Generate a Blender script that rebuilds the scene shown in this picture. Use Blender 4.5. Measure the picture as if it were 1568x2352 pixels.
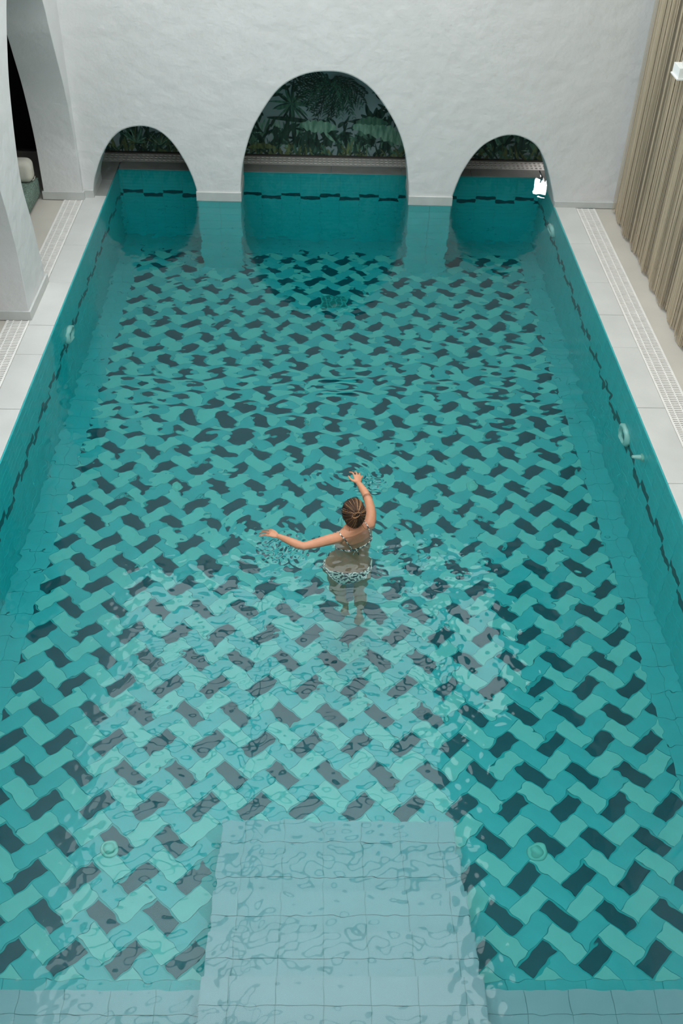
import bpy, bmesh, math, random
import numpy as np
from mathutils import Vector, Matrix
for o in list(bpy.data.objects): bpy.data.objects.remove(o)
S = bpy.context.scene
COL = S.collection
R = random.Random(7)
NR = np.random.RandomState(5)
# ---------------------------------------------------------------- camera, sky, exposure
PITCH, YAW, ROLL, FPX = 0.70388101, 0.03345420, 0.03418254, 2330.86
CAM = Vector((2.45898, 0.0, 4.9005))
def cam_axes():
    cp, sp, cy, sy = math.cos(PITCH), math.sin(PITCH), math.cos(YAW), math.sin(YAW)
    f = Vector((sy*cp, cy*cp, -sp)); r = Vector((cy, -sy, 0)); u = r.cross(f)
    cr, sr = math.cos(ROLL), math.sin(ROLL)
    return f, cr*r+sr*u, -sr*r+cr*u
CF, CR, CU = cam_axes()
cd = bpy.data.cameras.new('camera'); cam = bpy.data.objects.new('camera', cd); COL.objects.link(cam)
M = Matrix((CR, CU, -CF)).transposed().to_4x4(); M.translation = CAM
cam.matrix_world = M
cd.sensor_fit = 'VERTICAL'; cd.sensor_height = 36.0; cd.sensor_width = 24.0
cd.lens = FPX/2352*36.0
cd.clip_end = 200
cd.dof.use_dof = True; cd.dof.focus_distance = 7.5; cd.dof.aperture_fstop = 3.0
S.camera = cam
w = bpy.data.worlds.new('sky'); S.world = w; w.use_nodes = True
bg = w.node_tree.nodes['Background']
SKY = 3.0
bg.inputs[0].default_value = (0.90, 0.985, 1.0, 1); bg.inputs[1].default_value = SKY
S.view_settings.view_transform = 'Standard'; S.view_settings.look = 'None'
S.view_settings.gamma = 1.0; S.view_settings.use_curve_mapping = False
S.view_settings.exposure = 0.78
def vis(p):
    d = Vector(p)-CAM; z = d.dot(CF)
    if z < .1: return False, 0
    x = 784+FPX*d.dot(CR)/z; y = 1176-FPX*d.dot(CU)/z
    return (-60 < x < 1628 and -60 < y < 2412), z
# daylight comes in through the open skylight: portal helps the sampling of the sky
SKYX0, SKYX1, SKYY0, SKYY1, ZC = -0.90, 4.30, -0.8, 11.25, 6.0
def portal(x0, x1, y0, y1, z):
    l = bpy.data.lights.new('skylight_portal', 'AREA'); l.shape = 'RECTANGLE'
    l.size = x1-x0; l.size_y = y1-y0; l.cycles.is_portal = True
    o = bpy.data.objects.new('skylight_portal', l); COL.objects.link(o)
    o.location = ((x0+x1)/2, (y0+y1)/2, z)
portal(SKYX0, SKYX1, SKYY0, SKYY1, ZC+.3)
portal(4.5, 5.25, 8.7, 11.2, ZC+.3)
# ---------------------------------------------------------------- materials
def newmat(name):
    m = bpy.data.materials.new(name); m.use_nodes = True
    nt = m.node_tree; b = nt.nodes['Principled BSDF']
    return m, nt, b
def mat(name, col, rough=.6, spec=.5, noise=0, nscale=8, bump=0, bscale=30, col2=None, metal=0, coord='Object', stretch=(1,1,1), emit=None, sss=0):
    m, nt, b = newmat(name)
    b.inputs['Base Color'].default_value = (*col, 1)
    b.inputs['Roughness'].default_value = rough
    b.inputs['Specular IOR Level'].default_value = spec
    b.inputs['Metallic'].default_value = metal
    L = nt.links.new
    if noise or bump:
        tc = nt.nodes.new('ShaderNodeTexCoord'); mp = nt.nodes.new('ShaderNodeMapping')
        mp.inputs['Scale'].default_value = stretch
        L(tc.outputs[coord], mp.inputs[0])
    if noise:
        n = nt.nodes.new('ShaderNodeTexNoise'); n.inputs['Scale'].default_value = nscale; n.inputs['Detail'].default_value = 6
        L(mp.outputs[0], n.inputs['Vector'])
        cr = nt.nodes.new('ShaderNodeValToRGB')
        c2 = col2 if col2 else tuple(c*(1-noise) for c in col)
        cr.color_ramp.elements[0].position = .35; cr.color_ramp.elements[1].position = .68
        cr.color_ramp.elements[0].color = (*c2, 1); cr.color_ramp.elements[1].color = (*col, 1)
        L(n.outputs['Fac'], cr.inputs[0]); L(cr.outputs[0], b.inputs['Base Color'])
    if bump:
        n2 = nt.nodes.new('ShaderNodeTexNoise'); n2.inputs['Scale'].default_value = bscale; n2.inputs['Detail'].default_value = 4
        L(mp.outputs[0], n2.inputs['Vector'])
        bp = nt.nodes.new('ShaderNodeBump'); bp.inputs['Strength'].default_value = 1; bp.inputs['Distance'].default_value = bump
        L(n2.outputs['Fac'], bp.inputs['Height']); L(bp.outputs[0], b.inputs['Normal'])
    if emit:
        b.inputs['Emission Color'].default_value = (*emit[0], 1); b.inputs['Emission Strength'].default_value = emit[1]
    if sss:
        b.inputs['Subsurface Weight'].default_value = sss; b.inputs['Subsurface Radius'].default_value = (.02, .008, .005)
    return m
PLASTER = mat('white_plaster', (.67, .65, .64), .75, .2, noise=.04, nscale=3, bump=.012, bscale=7)
MARBLE = mat('grey_marble', (.57, .555, .53), .45, .4, noise=.10, nscale=2.2, bump=.0005)
WETSTONE = mat('wet_grey_stone', (.34, .33, .31), .02, .5, noise=.15, nscale=5)
BASEM = mat('baseboard_marble', (.52, .52, .50), .5, .3, noise=.10, nscale=6)
BEIGE = mat('beige_stone', (.55, .50, .44), .6, .3, noise=.12, nscale=1.5)
PLASTIC = mat('white_grate_plastic', (.78, .74, .70), .45, .4, noise=.08, nscale=10)
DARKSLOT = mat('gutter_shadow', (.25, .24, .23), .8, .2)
T_LIGHT = mat('pale_green_tile', (.27, .51, .465), .35, .4, noise=.07, nscale=6)
T_MID = mat('turquoise_tile', (.085, .41, .42), .35, .4, noise=.10, nscale=6)
T_DARK = mat('navy_tile', (.007, .068, .090), .35, .4, noise=.2, nscale=6)
T_WALL = mat('turquoise_wall_tile', (.05, .58, .60), .35, .4, noise=.08, nscale=4)
T_PALE = mat('pale_step_tile', (.235, .335, .36), .35, .4, noise=.05, nscale=4)
GROUT = mat('turquoise_grout', (.05, .36, .36), .8, .2)
GROUTP = mat('pale_grout', (.17, .29, .29), .8, .2)
DARKWOOD = mat('dark_stone_edge', (.11, .10, .09), .6, .3)
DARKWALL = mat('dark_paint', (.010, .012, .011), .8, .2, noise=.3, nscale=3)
STEEL = mat('steel', (.6, .62, .6), .3, .5, metal=.9)
CEILM = mat('ceiling_paint', (.30, .31, .31), .8, .2)
# ---------------------------------------------------------------- mesh helpers
class MB:
    def __init__(s): s.v = []; s.f = []; s.m = []
    def poly(s, pts, mi=0):
        n = len(s.v); s.v += [tuple(p) for p in pts]; s.f.append(tuple(range(n, n+len(pts)))); s.m.append(mi)
    def box(s, a, b, mi=0):
        x0, y0, z0 = a; x1, y1, z1 = b; n = len(s.v)
        s.v += [(x0,y0,z0),(x1,y0,z0),(x1,y1,z0),(x0,y1,z0),(x0,y0,z1),(x1,y0,z1),(x1,y1,z1),(x0,y1,z1)]
        for q in ((0,3,2,1),(4,5,6,7),(0,1,5,4),(1,2,6,5),(2,3,7,6),(3,0,4,7)):
            s.f.append(tuple(n+i for i in q)); s.m.append(mi)
        return s
    def prism(s, pts, off, mi=0):
        """closed polygon pts extruded by off"""
        n = len(pts); b = len(s.v); off = Vector(off)
        s.v += [tuple(p) for p in pts] + [tuple(Vector(p)+off) for p in pts]
        s.f.append(tuple(b+i for i in reversed(range(n)))); s.f.append(tuple(b+n+i for i in range(n))); s.m += [mi, mi]
        for i in range(n):
            j = (i+1) % n; s.f.append((b+i, b+j, b+n+j, b+n+i)); s.m.append(mi)
        return s
    def loft(s, rings, mi=0, caps=True):
        b = len(s.v); n = len(rings[0])
        for r in rings: s.v += [tuple(p) for p in r]
        for k in range(len(rings)-1):
            for i in range(n):
                j = (i+1) % n
                s.f.append((b+k*n+i, b+k*n+j, b+(k+1)*n+j, b+(k+1)*n+i)); s.m.append(mi)
        if caps:
            s.f.append(tuple(b+i for i in reversed(range(n)))); s.f.append(tuple(b+(len(rings)-1)*n+i for i in range(n))); s.m += [mi, mi]
        return s
    def tube(s, pts, rad, n=10, mi=0, rounded=False):
        pts = [Vector(p) for p in pts]
        if not hasattr(rad, '__len__'): rad = [rad]*len(pts)
        rings = []; up = None
        P = list(zip(pts, rad)); T = []
        for i in range(len(pts)):
            t = (pts[min(i+1, len(pts)-1)]-pts[max(i-1, 0)]).normalized(); T.append(t)
        L = []
        if rounded:
            for a in (80, 60, 40, 20): L.append((pts[0]-T[0]*rad[0]*math.sin(math.radians(a)), rad[0]*math.cos(math.radians(a)), T[0]))
        for (p, r), t in zip(P, T): L.append((p, r, t))
        if rounded:
            for a in (20, 40, 60, 80): L.append((pts[-1]+T[-1]*rad[-1]*math.sin(math.radians(a)), rad[-1]*math.cos(math.radians(a)), T[-1]))
        for p, r, t in L:
            if up is None:
                up = t.orthogonal().normalized()
            up = (up-t*up.dot(t)).normalized(); q = t.cross(up)
            rings.append([p+(up*math.cos(2*math.pi*i/n)+q*math.sin(2*math.pi*i/n))*r for i in range(n)])
        return s.loft(rings, mi)
    def ellipsoid(s, c, ax, mi=0, n=24, k=14):
        c = Vector(c); ax = [Vector(a) for a in ax]; rings = []
        for j in range(1, k):
            th = math.pi*j/k
            rings.append([c+ax[2]*math.cos(math.pi-th)+(ax[0]*math.cos(2*math.pi*i/n)+ax[1]*math.sin(2*math.pi*i/n))*math.sin(th) for i in range(n)])
        return s.loft(rings, mi)
    def mesh(s, name, mats):
        me = bpy.data.meshes.new(name); me.from_pydata(s.v, [], s.f)
        for m in (mats if isinstance(mats, (list, tuple)) else [mats]): me.materials.append(m)
        if any(s.m): me.polygons.foreach_set('material_index', s.m)
        me.validate(); me.update(); return me
    def build(s, name, mats, parent=None, smooth=False, fix=True):
        me = s.mesh(name, mats)
        if fix:
            bm = bmesh.new(); bm.from_mesh(me); bmesh.ops.recalc_face_normals(bm, faces=bm.faces); bm.to_mesh(me); bm.free()
        if smooth: me.polygons.foreach_set('use_smooth', [True]*len(me.polygons))
        return link(name, me, parent)
def link(name, me, parent=None, loc=None, rz=0):
    o = bpy.data.objects.new(name, me); COL.objects.link(o)
    if parent is not None: o.parent = parent
    if loc is not None: o.location = loc
    if rz: o.rotation_euler = (0, 0, rz)
    return o
def tag(o, label=None, cat=None, group=None, kind=None):
    if label: o['label'] = label
    if cat: o['category'] = cat
    if group: o['group'] = group
    if kind: o['kind'] = kind
    return o
def empty(name, loc=(0, 0, 0), rz=0, **k):
    o = bpy.data.objects.new(name, None); COL.objects.link(o); o.location = loc; o.rotation_euler = (0, 0, rz); o.empty_display_size = .1
    return tag(o, **k)
def boxobj(name, a, b, m, parent=None, bevel=0):
    o = MB().box(a, b).build(name, m, parent)
    if bevel:
        mo = o.modifiers.new('bevel', 'BEVEL'); mo.width = bevel; mo.segments = 2
    return o
def catmull(P, n=6):
    P = [np.array(p, float) for p in P]; out = []
    for i in range(len(P)-1):
        p0 = P[max(i-1, 0)]; p1 = P[i]; p2 = P[i+1]; p3 = P[min(i+2, len(P)-1)]
        for k in range(n):
            t = k/n
            out.append(.5*((2*p1)+(-p0+p2)*t+(2*p0-5*p1+4*p2-p3)*t*t+(-p0+3*p1-3*p2+p3)*t**3))
    out.append(P[-1]); return out
# ---------------------------------------------------------------- dimensions (metres, water surface z=0)
W, YW, YWB, YB, YF = 5.197, 11.327, 11.83, 12.172, 1.55
XL0, XL1 = -.695, -.255           # left arcade wall
XR = 5.95                          # right wall plane
def fz(y): return -(1.103+.071*y)  # sloping pool floor
SLOPE = math.atan(.071)
# ---------------------------------------------------------------- SETTING: white arcade wall behind the pool
mid = [(1.546,0),(1.55,.11),(1.583,.417),(1.683,.764),(1.809,1.005),(2.004,1.264),(2.239,1.406),(2.495,1.456),(2.752,1.431),(2.992,1.296),(3.194,1.06),(3.344,.801),(3.437,.507),(3.495,.1),(3.501,0)]
lef = [(-.153,0),(-.145,.08),(-.09,.28),(.044,.558),(.22,.757),(.43,.828),(.625,.804),(.783,.682),(.913,.478),(.997,.278),(1.045,.09),(1.05,0)]
rig = [(3.993,0),(4.0,.09),(4.08,.37),(4.204,.599),(4.336,.735),(4.523,.815),(4.695,.808),(4.875,.72),(4.996,.56),(5.096,.341),(5.185,.07),(5.197,0)]
pts = [(XL0+.01, 0)]
for arc in (lef, mid, rig): pts += [tuple(p) for p in catmull(arc, 5)]
pts += [(XR+.35, 0), (XR+.35, ZC), (XL0+.01, ZC)]
def solid_wall(name, P3, off, m, bev=.014):
    """planar concave outline, tessellated and given thickness"""
    bm = bmesh.new(); n = len(P3)
    va = [bm.verts.new(p) for p in P3]; vb = [bm.verts.new(Vector(p)+Vector(off)) for p in P3]
    from mathutils.geometry import tessellate_polygon
    tri = tessellate_polygon([[Vector(p) for p in P3]])
    for t in tri:
        bm.faces.new([va[i] for i in t]); bm.faces.new([vb[i] for i in reversed(t)])
    for i in range(n):
        j = (i+1) % n; bm.faces.new([va[i], va[j], vb[j], vb[i]])
    bmesh.ops.dissolve_limit(bm, angle_limit=.001, verts=bm.verts, edges=bm.edges)
    bmesh.ops.recalc_face_normals(bm, faces=bm.faces)
    me = bpy.data.meshes.new(name); bm.to_mesh(me); bm.free(); me.materials.append(m)
    o = link(name, me)
    if bev:
        b = o.modifiers.new('bevel', 'BEVEL'); b.width = bev; b.segments = 3; b.limit_method = 'ANGLE'; b.angle_limit = math.radians(50)
    return o
def columned_wall(name, arcs, x0, x1, m, r=.016):
    """back wall: front and back faces as vertical strips above each arch, rounded arrises, soffits"""
    B_ = MB(); prof = []     # (x, z, offset x, offset z, in arch)
    xs_prev = x0
    def strip(xa, za, xb, zb, y, flip):
        q = [(xa, y, za), (xb, y, zb), (xb, y, ZC), (xa, y, ZC)]
        B_.poly(q if not flip else q[::-1])
    cur = x0
    for arc in arcs:
        P = [np.array(p) for p in catmull(arc, 5)]
        n = len(P); O = []
        for i in range(n):
            t = P[min(i+1, n-1)]-P[max(i-1, 0)]; t = t/np.linalg.norm(t); O.append(P[i]+np.array([-t[1], t[0]])*r)
        O[0] = np.array([P[0][0]-r, 0]); O[-1] = np.array([P[-1][0]+r, 0])
        for i in range(1, n): O[i][0] = max(O[i][0], O[i-1][0]+1e-4)
        k = r*.3
        M_ = [P[i]+(O[i]-P[i])*.3 for i in range(n)]
        for y, sg in ((YW, 1), (YWB, -1)):
            strip(cur, 0, O[0][0], 0, y, sg < 0)
            for i in range(n-1):
                strip(O[i][0], O[i][1], O[i+1][0], O[i+1][1], y, sg < 0)
                ladder = [(O, y), (M_, y+sg*k), (P, y+sg*r)]
                for (A, ya), (C_, yc) in zip(ladder[:-1], ladder[1:]):
                    q = [(A[i][0], ya, A[i][1]), (C_[i][0], yc, C_[i][1]), (C_[i+1][0], yc, C_[i+1][1]), (A[i+1][0], ya, A[i+1][1])]
                    B_.poly(q if sg > 0 else q[::-1])
        for i in range(n-1):
            B_.poly([(P[i][0], YW+r, P[i][1]), (P[i][0], YWB-r, P[i][1]), (P[i+1][0], YWB-r, P[i+1][1]), (P[i+1][0], YW+r, P[i+1][1])])
        lastx = cur; seg0 = cur; cur = O[-1][0]
    for y, fl in ((YW, False), (YWB, True)): strip(cur, 0, x1, 0, y, fl)
    B_.poly([(x0, YW, 0), (x0, YW, ZC), (x0, YWB, ZC), (x0, YWB, 0)]); B_.poly([(x1, YW, 0), (x1, YWB, 0), (x1, YWB, ZC), (x1, YW, ZC)])
    B_.poly([(x0, YW, ZC), (x1, YW, ZC), (x1, YWB, ZC), (x0, YWB, ZC)])
    return B_.build(name, m, fix=False)
wb = columned_wall('wall_back', (lef, mid, rig), XL0+.01, XR+.35, PLASTER)
tag(wb, 'white plaster wall with three round arches behind the pool', kind='structure')
# left arcade wall
def arch_l(y1, y0):
    """opening between y0 (near) and y1 (far), outline listed far to near"""
    far = [(0,0),(.0,.10),(.0,.45),(-.015,.75),(-.12,1.25),(-.26,1.62),(-.37,1.90),(-.48,2.22)]
    far = [(y1+a, z) for a, z in far]
    near = [(y0+.30,2.53),(y0+.09,2.23),(y0-.07,1.92),(y0-.19,1.49),(y0-.235,1.11),(y0-.12,.68),(y0-.05,.26),(y0,.05),(y0,0)]
    top = [(y1-.72,2.62),((y0+y1)/2,2.85),(y0+.55,2.75)]
    return catmull(far+top+near, 4)
pl = [(YW+.02, 0)]
pitch = 2.75
ops = [(11.255, 9.25), (8.52, 6.50), (5.77, 3.75), (3.02, 1.0)]
for y1, y0 in ops:
    pl += [tuple(p) for p in arch_l(y1, y0)]
pl += [(-1.2, 0), (-1.2, ZC), (YW+.02, ZC)]
wl = solid_wall('wall_left', [(XL1, y, z) for y, z in pl], (XL0-XL1, 0, 0), PLASTER)
tag(wl, 'white plaster arcade wall along the left side of the pool', kind='structure')
# right wall, front wall, ceiling
tag(boxobj('wall_right', (XR, -1.2, 0), (XR+.3, YW+.01, ZC), PLASTER), kind='structure')
tag(boxobj('wall_front', (-3.4, -1.5, -.1), (XR+.3, -1.2, ZC), PLASTER), kind='structure')
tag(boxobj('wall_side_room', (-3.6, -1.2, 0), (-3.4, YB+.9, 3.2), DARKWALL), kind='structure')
ce = MB()
for a, b in (((-3.6,-1.5),(SKYX0,YB+1)), ((SKYX0,-1.5),(SKYX1,SKYY0)), ((SKYX0,SKYY1),(SKYX1,YB+1)), ((SKYX1,-1.5),(4.5,YB+1)), ((4.5,-1.5),(5.25,8.7)), ((4.5,11.2),(5.25,YB+1)), ((5.25,-1.5),(XR+.6,YB+1))):
    ce.box((a[0], a[1], ZC), (b[0], b[1], ZC+.2))
tag(ce.build('ceiling', CEILM), kind='structure')
BEAM = mat('skylight_frame', (.25, .26, .27), .5, .4)
sk = MB()
for y in (10.1, 9.25, 8.2, 7.28, 6.45, 5.45, 4.5, 3.5, 2.5, 1.5, .5): sk.box((SKYX0, y-.03, ZC), (SKYX1, y+.03, ZC+.10))
sk.box((1.61, SKYY0, ZC+.001), (1.67, SKYY1, ZC+.11))
so = sk.build('trim_1', BEAM); tag(so, 'dark skylight frame of crossing beams', kind='structure')
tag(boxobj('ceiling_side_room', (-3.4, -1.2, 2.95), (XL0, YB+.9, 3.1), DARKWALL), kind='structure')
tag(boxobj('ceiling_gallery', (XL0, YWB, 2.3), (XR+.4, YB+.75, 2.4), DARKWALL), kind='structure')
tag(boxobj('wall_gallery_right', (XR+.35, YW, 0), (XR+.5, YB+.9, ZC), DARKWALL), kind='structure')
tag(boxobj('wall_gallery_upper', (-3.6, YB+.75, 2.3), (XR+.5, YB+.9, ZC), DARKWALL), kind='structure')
# ---------------------------------------------------------------- floors round the pool
YM = 12.75
fl = MB()
fl.box((-3.4, -1.2, -.25), (XL1-.215, YM+.02, -.006))
fl.box((W+.478, -1.2, -.25), (XR+.35, YM+.02, -.006))
fl.box((XL1-.215, -1.2, -.25), (-.0, 1.2, -.006))
fl.box((0, -1.2, -.25), (W, YF-.35, -.006)); fl.box((W, -1.2, -.25), (W+.478, 1.2, -.006))
fl.box((-.255, YB+.25, -.25), (W+.478, YM+.02, -.006))
tag(fl.build('floor', BEIGE), 'beige stone floor around the pool', kind='structure')
def coping(name, side, x0, x1, ys, lab, m=MARBLE):
    if side == 'L': x1 -= .013
    else: x0 += .013
    e = empty(name, (x0, ys[0], 0), kind='structure'); e['label'] = lab
    for a, b in zip(ys[:-1], ys[1:]):
        k = MB().box((0, a-ys[0]+.003, -.20), (x1-x0, b-ys[0]-.003, .004+R.random()*.0015))
        o = k.build('slab', m, e); bv = o.modifiers.new('b', 'BEVEL'); bv.width = .003; bv.segments = 1
    return e
coping('coping_left', 'L', XL1, 0, [1.2, 2.1, 3.0, 3.9, 4.75, 5.6, 6.2, 7.04, 7.9, 8.417, 9.266, 10.1, 11.0, YW+.05], 'pale marble coping slabs along the left pool edge')
coping('coping_right', 'R', W, W+.255, [1.2, 2.1, 3.0, 3.9, 4.75, 5.45, 6.16, 7.2, 8.19, 8.8, 9.466, 10.367, YW+.05], 'pale marble coping slabs along the right pool edge')
coping('coping_back_left', 'L', XL1, 0, [YW+.05, YWB, 12.42], 'grey coping under the left arch', WETSTONE)
coping('coping_back_right', 'R', W, W+.478, [YW+.05, YWB, 12.42], 'wet grey coping under the right arch', WETSTONE)
cb = empty('coping_back', (0, YB, 0), kind='structure'); cb['label'] = 'grey wet stone coping along the far pool edge'
for i in range(6):
    a, b = W*i/6, W*(i+1)/6
    MB().box((a+.002, .013, -.2), (b-.002, .25, .004)).build('slab', WETSTONE, cb)
cf = empty('coping_front', (0, YF, 0), kind='structure'); cf['label'] = 'marble coping along the near pool edge'
for i in range(6):
    a, b = W*i/6, W*(i+1)/6
    MB().box((a+.002, -.35, -.2), (b-.002, -.013, .004)).build('slab', MARBLE, cf)
# overflow grates
def grate(name, x0, x1, y0, y1, lab, grp=None):
    e = empty(name, (x0, y0, 0), label=lab, cat='drain grate')
    g = MB(); wd = x1-x0; L = y1-y0
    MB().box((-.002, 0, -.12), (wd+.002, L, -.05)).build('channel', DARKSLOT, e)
    for a, b in ((0, .018), (wd*.30-.005, wd*.30+.005), (wd*.64-.005, wd*.64+.005), (wd-.018, wd)):
        MB().box((a, 0, -.02), (b, L, .003)).build('rail', PLASTIC, e)
    n = int(L/.0275); sl = MB()
    for i in range(n):
        y = (i+.5)*L/n; sl.box((.01, y-.0075, -.018), (wd-.01, y+.0075, .0015))
    o = sl.build('slat', PLASTIC, e); o['kind'] = 'stuff'
    return e
grate('drain_grate', -.475, XL1-.003, 1.2, YW-.05, 'white slotted overflow grate running under the left arcade')
grate('drain_grate', W+.258, W+.478, 1.2, YW-.03, 'white slotted overflow grate beside the curtains on the right')
# grate at the back (perforated strip)
e = empty('drain_grate', (-.255, YB+.25, 0), label='long perforated overflow grate below the leaf mural', cat='drain grate')
sl = MB(); wd = .25; L = W+.73
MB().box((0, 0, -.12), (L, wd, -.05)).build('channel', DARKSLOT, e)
for a in (0, .075, .155, wd-.02): MB().box((0, a, -.02), (L, a+.028, .003)).build('rail', PLASTIC, e)
n = int(L/.055)
for i in range(n):
    x = (i+.5)*L/n; sl.box((x-.014, 0, -.018), (x+.014, wd, .0015))
o = sl.build('slat', PLASTIC, e); o['kind'] = 'stuff'
# baseboards
def bb(name, boxes, lab):
    m = MB()
    for a, b in boxes: m.box(a, b)
    o = m.build(name, BASEM); bv = o.modifiers.new('b', 'BEVEL'); bv.width = .004; bv.segments = 2
    tag(o, lab, kind='structure'); return o
HB = .095
boxes = []
prs = [(9.25, 8.52), (6.50, 5.77), (3.75, 3.02)]
for y1, y0 in prs: boxes.append(((XL0-.02, y0-.02, 0), (XL1+.018, y1+.02, HB)))
boxes.append(((XL0-.02, 11.25, 0), (XL1+.015, YW+.3, HB)))
bb('baseboard_left', boxes, 'grey marble baseboard around the left arcade pillars')
bb('baseboard_back', [((XL1, YW-.018, 0), (-.14, YWB+.01, HB)), ((1.037, YW-.018, -.02), (1.556, YWB+.01, .1)), ((3.49, YW-.018, -.02), (4.003, YWB+.01, .1)), ((5.195, YW-.018, 0), (XR, YWB+.01, .075))], 'marble baseboard on the feet of the arched back wall')
bb('baseboard_right', [((XR-.015, -1.2, 0), (XR, YW-.02, .10))], 'white baseboard behind the curtains')
# ---------------------------------------------------------------- POOL SHELL
def clip(poly, x0, x1, y0, y1):
    for ax, lim, sg in ((0, x0, 1), (0, x1, -1), (1, y0, 1), (1, y1, -1)):
        out = []
        for i in range(len(poly)):
            a, b = poly[i], poly[(i+1) % len(poly)]
            da, db = sg*(a[ax]-lim), sg*(b[ax]-lim)
            if da >= 0: out.append(a)
            if da*db < 0:
                t = da/(da-db); out.append((a[0]+t*(b[0]-a[0]), a[1]+t*(b[1]-a[1])))
        poly = out
        if len(poly) < 3: return []
    return poly
pf = MB().prism([(-.1, 1.2, fz(1.2)-.005), (W+.1, 1.2, fz(1.2)-.005), (W+.1, YB+.1, fz(YB+.1)-.005), (-.1, YB+.1, fz(YB+.1)-.005)], (0, 0, -.15)).build('pool_floor', GROUT)
tag(pf, 'sloping pool floor in herringbone turquoise and navy tiles', kind='structure')
TL, TW, TH = .2432, .1216, .012
g = .0034
X0P, X1P, Y0P, Y1P = .25, 4.955, 2.70, 11.80
XPH, YPH = 3.797, 2.825    # centre of one dark tile leaning right
tiles = []
w2 = TW/math.sqrt(2)
SOLID = [((1.86, 0), (3.40, 3.66)), ((1.05, YW), (1.546, YWB)), ((3.50, YW), (3.993, YWB))]
for m_ in range(-40, 41):
    for n_ in range(-40, 90):
        for typ in (0, 1):
            cx = XPH+(4*m_+(0 if typ == 0 else 2))*w2
            cy = YPH+math.sqrt(2)*TW*(n_+(0 if typ == 0 else 1.5))
            if not (X0P-.2 < cx < X1P+.2 and Y0P-.2 < cy < Y1P+.2): continue
            a = math.pi/4 if typ == 0 else -math.pi/4
            c = n_ % 3     # 0 dark, 1 mid, 2 light going away from the camera
            du = Vector((math.cos(a), math.sin(a))); dv = Vector((-math.sin(a), math.cos(a)))
            sh = .0085 if c == 0 else 0; hl, hw = TL/2-g/2-sh, TW/2-g/2-sh
            q = [tuple(Vector((cx, cy))+du*sx*hl+dv*sy*hw) for sx, sy in ((-1,-1),(1,-1),(1,1),(-1,1))]
            k = clip(q, X0P, X1P, Y0P, Y1P)
            if len(k) < 3: continue
            full = all(abs(p[0]-r_[0])+abs(p[1]-r_[1]) < 1e-6 for p, r_ in zip(k, q)) and len(k) == 4
            if any(x0 < cx < x1 and y0 < cy < y1 for (x0, y0), (x1, y1) in SOLID): continue
            tiles.append((cx, cy, a, c, full, k))
# plain border tiles
def border(x0, x1, y0, y1, along):
    L = (x1-x0) if along == 'x' else (y1-y0); n = max(1, round(L/.2432)); D = (y1-y0) if along == 'x' else (x1-x0); nd = max(1, round(D/.1216))
    for i in range(n):
        for j in range(nd):
            if along == 'x': r_ = (x0+L*i/n, x0+L*(i+1)/n, y0+D*j/nd, y0+D*(j+1)/nd)
            else: r_ = (x0+D*j/nd, x0+D*(j+1)/nd, y0+L*i/n, y0+L*(i+1)/n)
            a0, a1, b0, b1 = r_[0]+g/2, r_[1]-g/2, r_[2]+g/2, r_[3]-g/2
            tiles.append(((a0+a1)/2, (b0+b1)/2, 0, 1, False, [(a0,b0),(a1,b0),(a1,b1),(a0,b1)]))
border(0, X0P, 2.40, YB, 'y'); border(X1P, W, 2.40, YB, 'y'); border(X0P, X1P, Y1P, YB, 'x')
border(X0P, 1.90, 2.44, Y0P, 'x'); border(3.36, X1P, 2.44, Y0P, 'x')
MT = [T_DARK, T_MID, T_LIGHT]
full_me = {}
for c in range(3):
    for a in (math.pi/4, -math.pi/4):
        # flat box sheared to the slope of the floor (fz linear in y)
        sh = .0085 if c == 0 else 0; mb = MB(); hl, hw = TL/2-g/2-sh, TW/2-g/2-sh
        du = Vector((math.cos(a), math.sin(a))); dv = Vector((-math.sin(a), math.cos(a)))
        P = [du*sx*hl+dv*sy*hw for sx, sy in ((-1,-1),(1,-1),(1,1),(-1,1))]
        mb.prism([(p.x, p.y, -.071*p.y-TH) for p in P], (0, 0, TH)); full_me[(c, a)] = mb.mesh('tile', MT[c])
tiles.sort(key=lambda t: (t[1]-0)**2+(t[0]-2.46)**2)
cnt = 0; rest = MB()
for cx, cy, a, c, full, k in tiles:
    jz = R.uniform(-.0008, .0008)
    v, _ = vis((cx, cy, fz(cy)*.75))
    if v and cnt < 300:
        cnt += 1
        if full: link('tile', full_me[(c, a)], pf, (cx, cy, fz(cy)+jz))
        else: link('tile', MB().prism([(x-cx, y-cy, -.071*(y-cy)-TH) for x, y in k], (0, 0, TH)).mesh('tile', MT[c]), pf, (cx, cy, fz(cy)+jz))
    else:
        rest.prism([(x, y, fz(y)-TH+jz) for x, y in k], (0, 0, TH), c)
o = rest.build('far_tiles', MT, pf, fix=False); o['kind'] = 'stuff'
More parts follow.
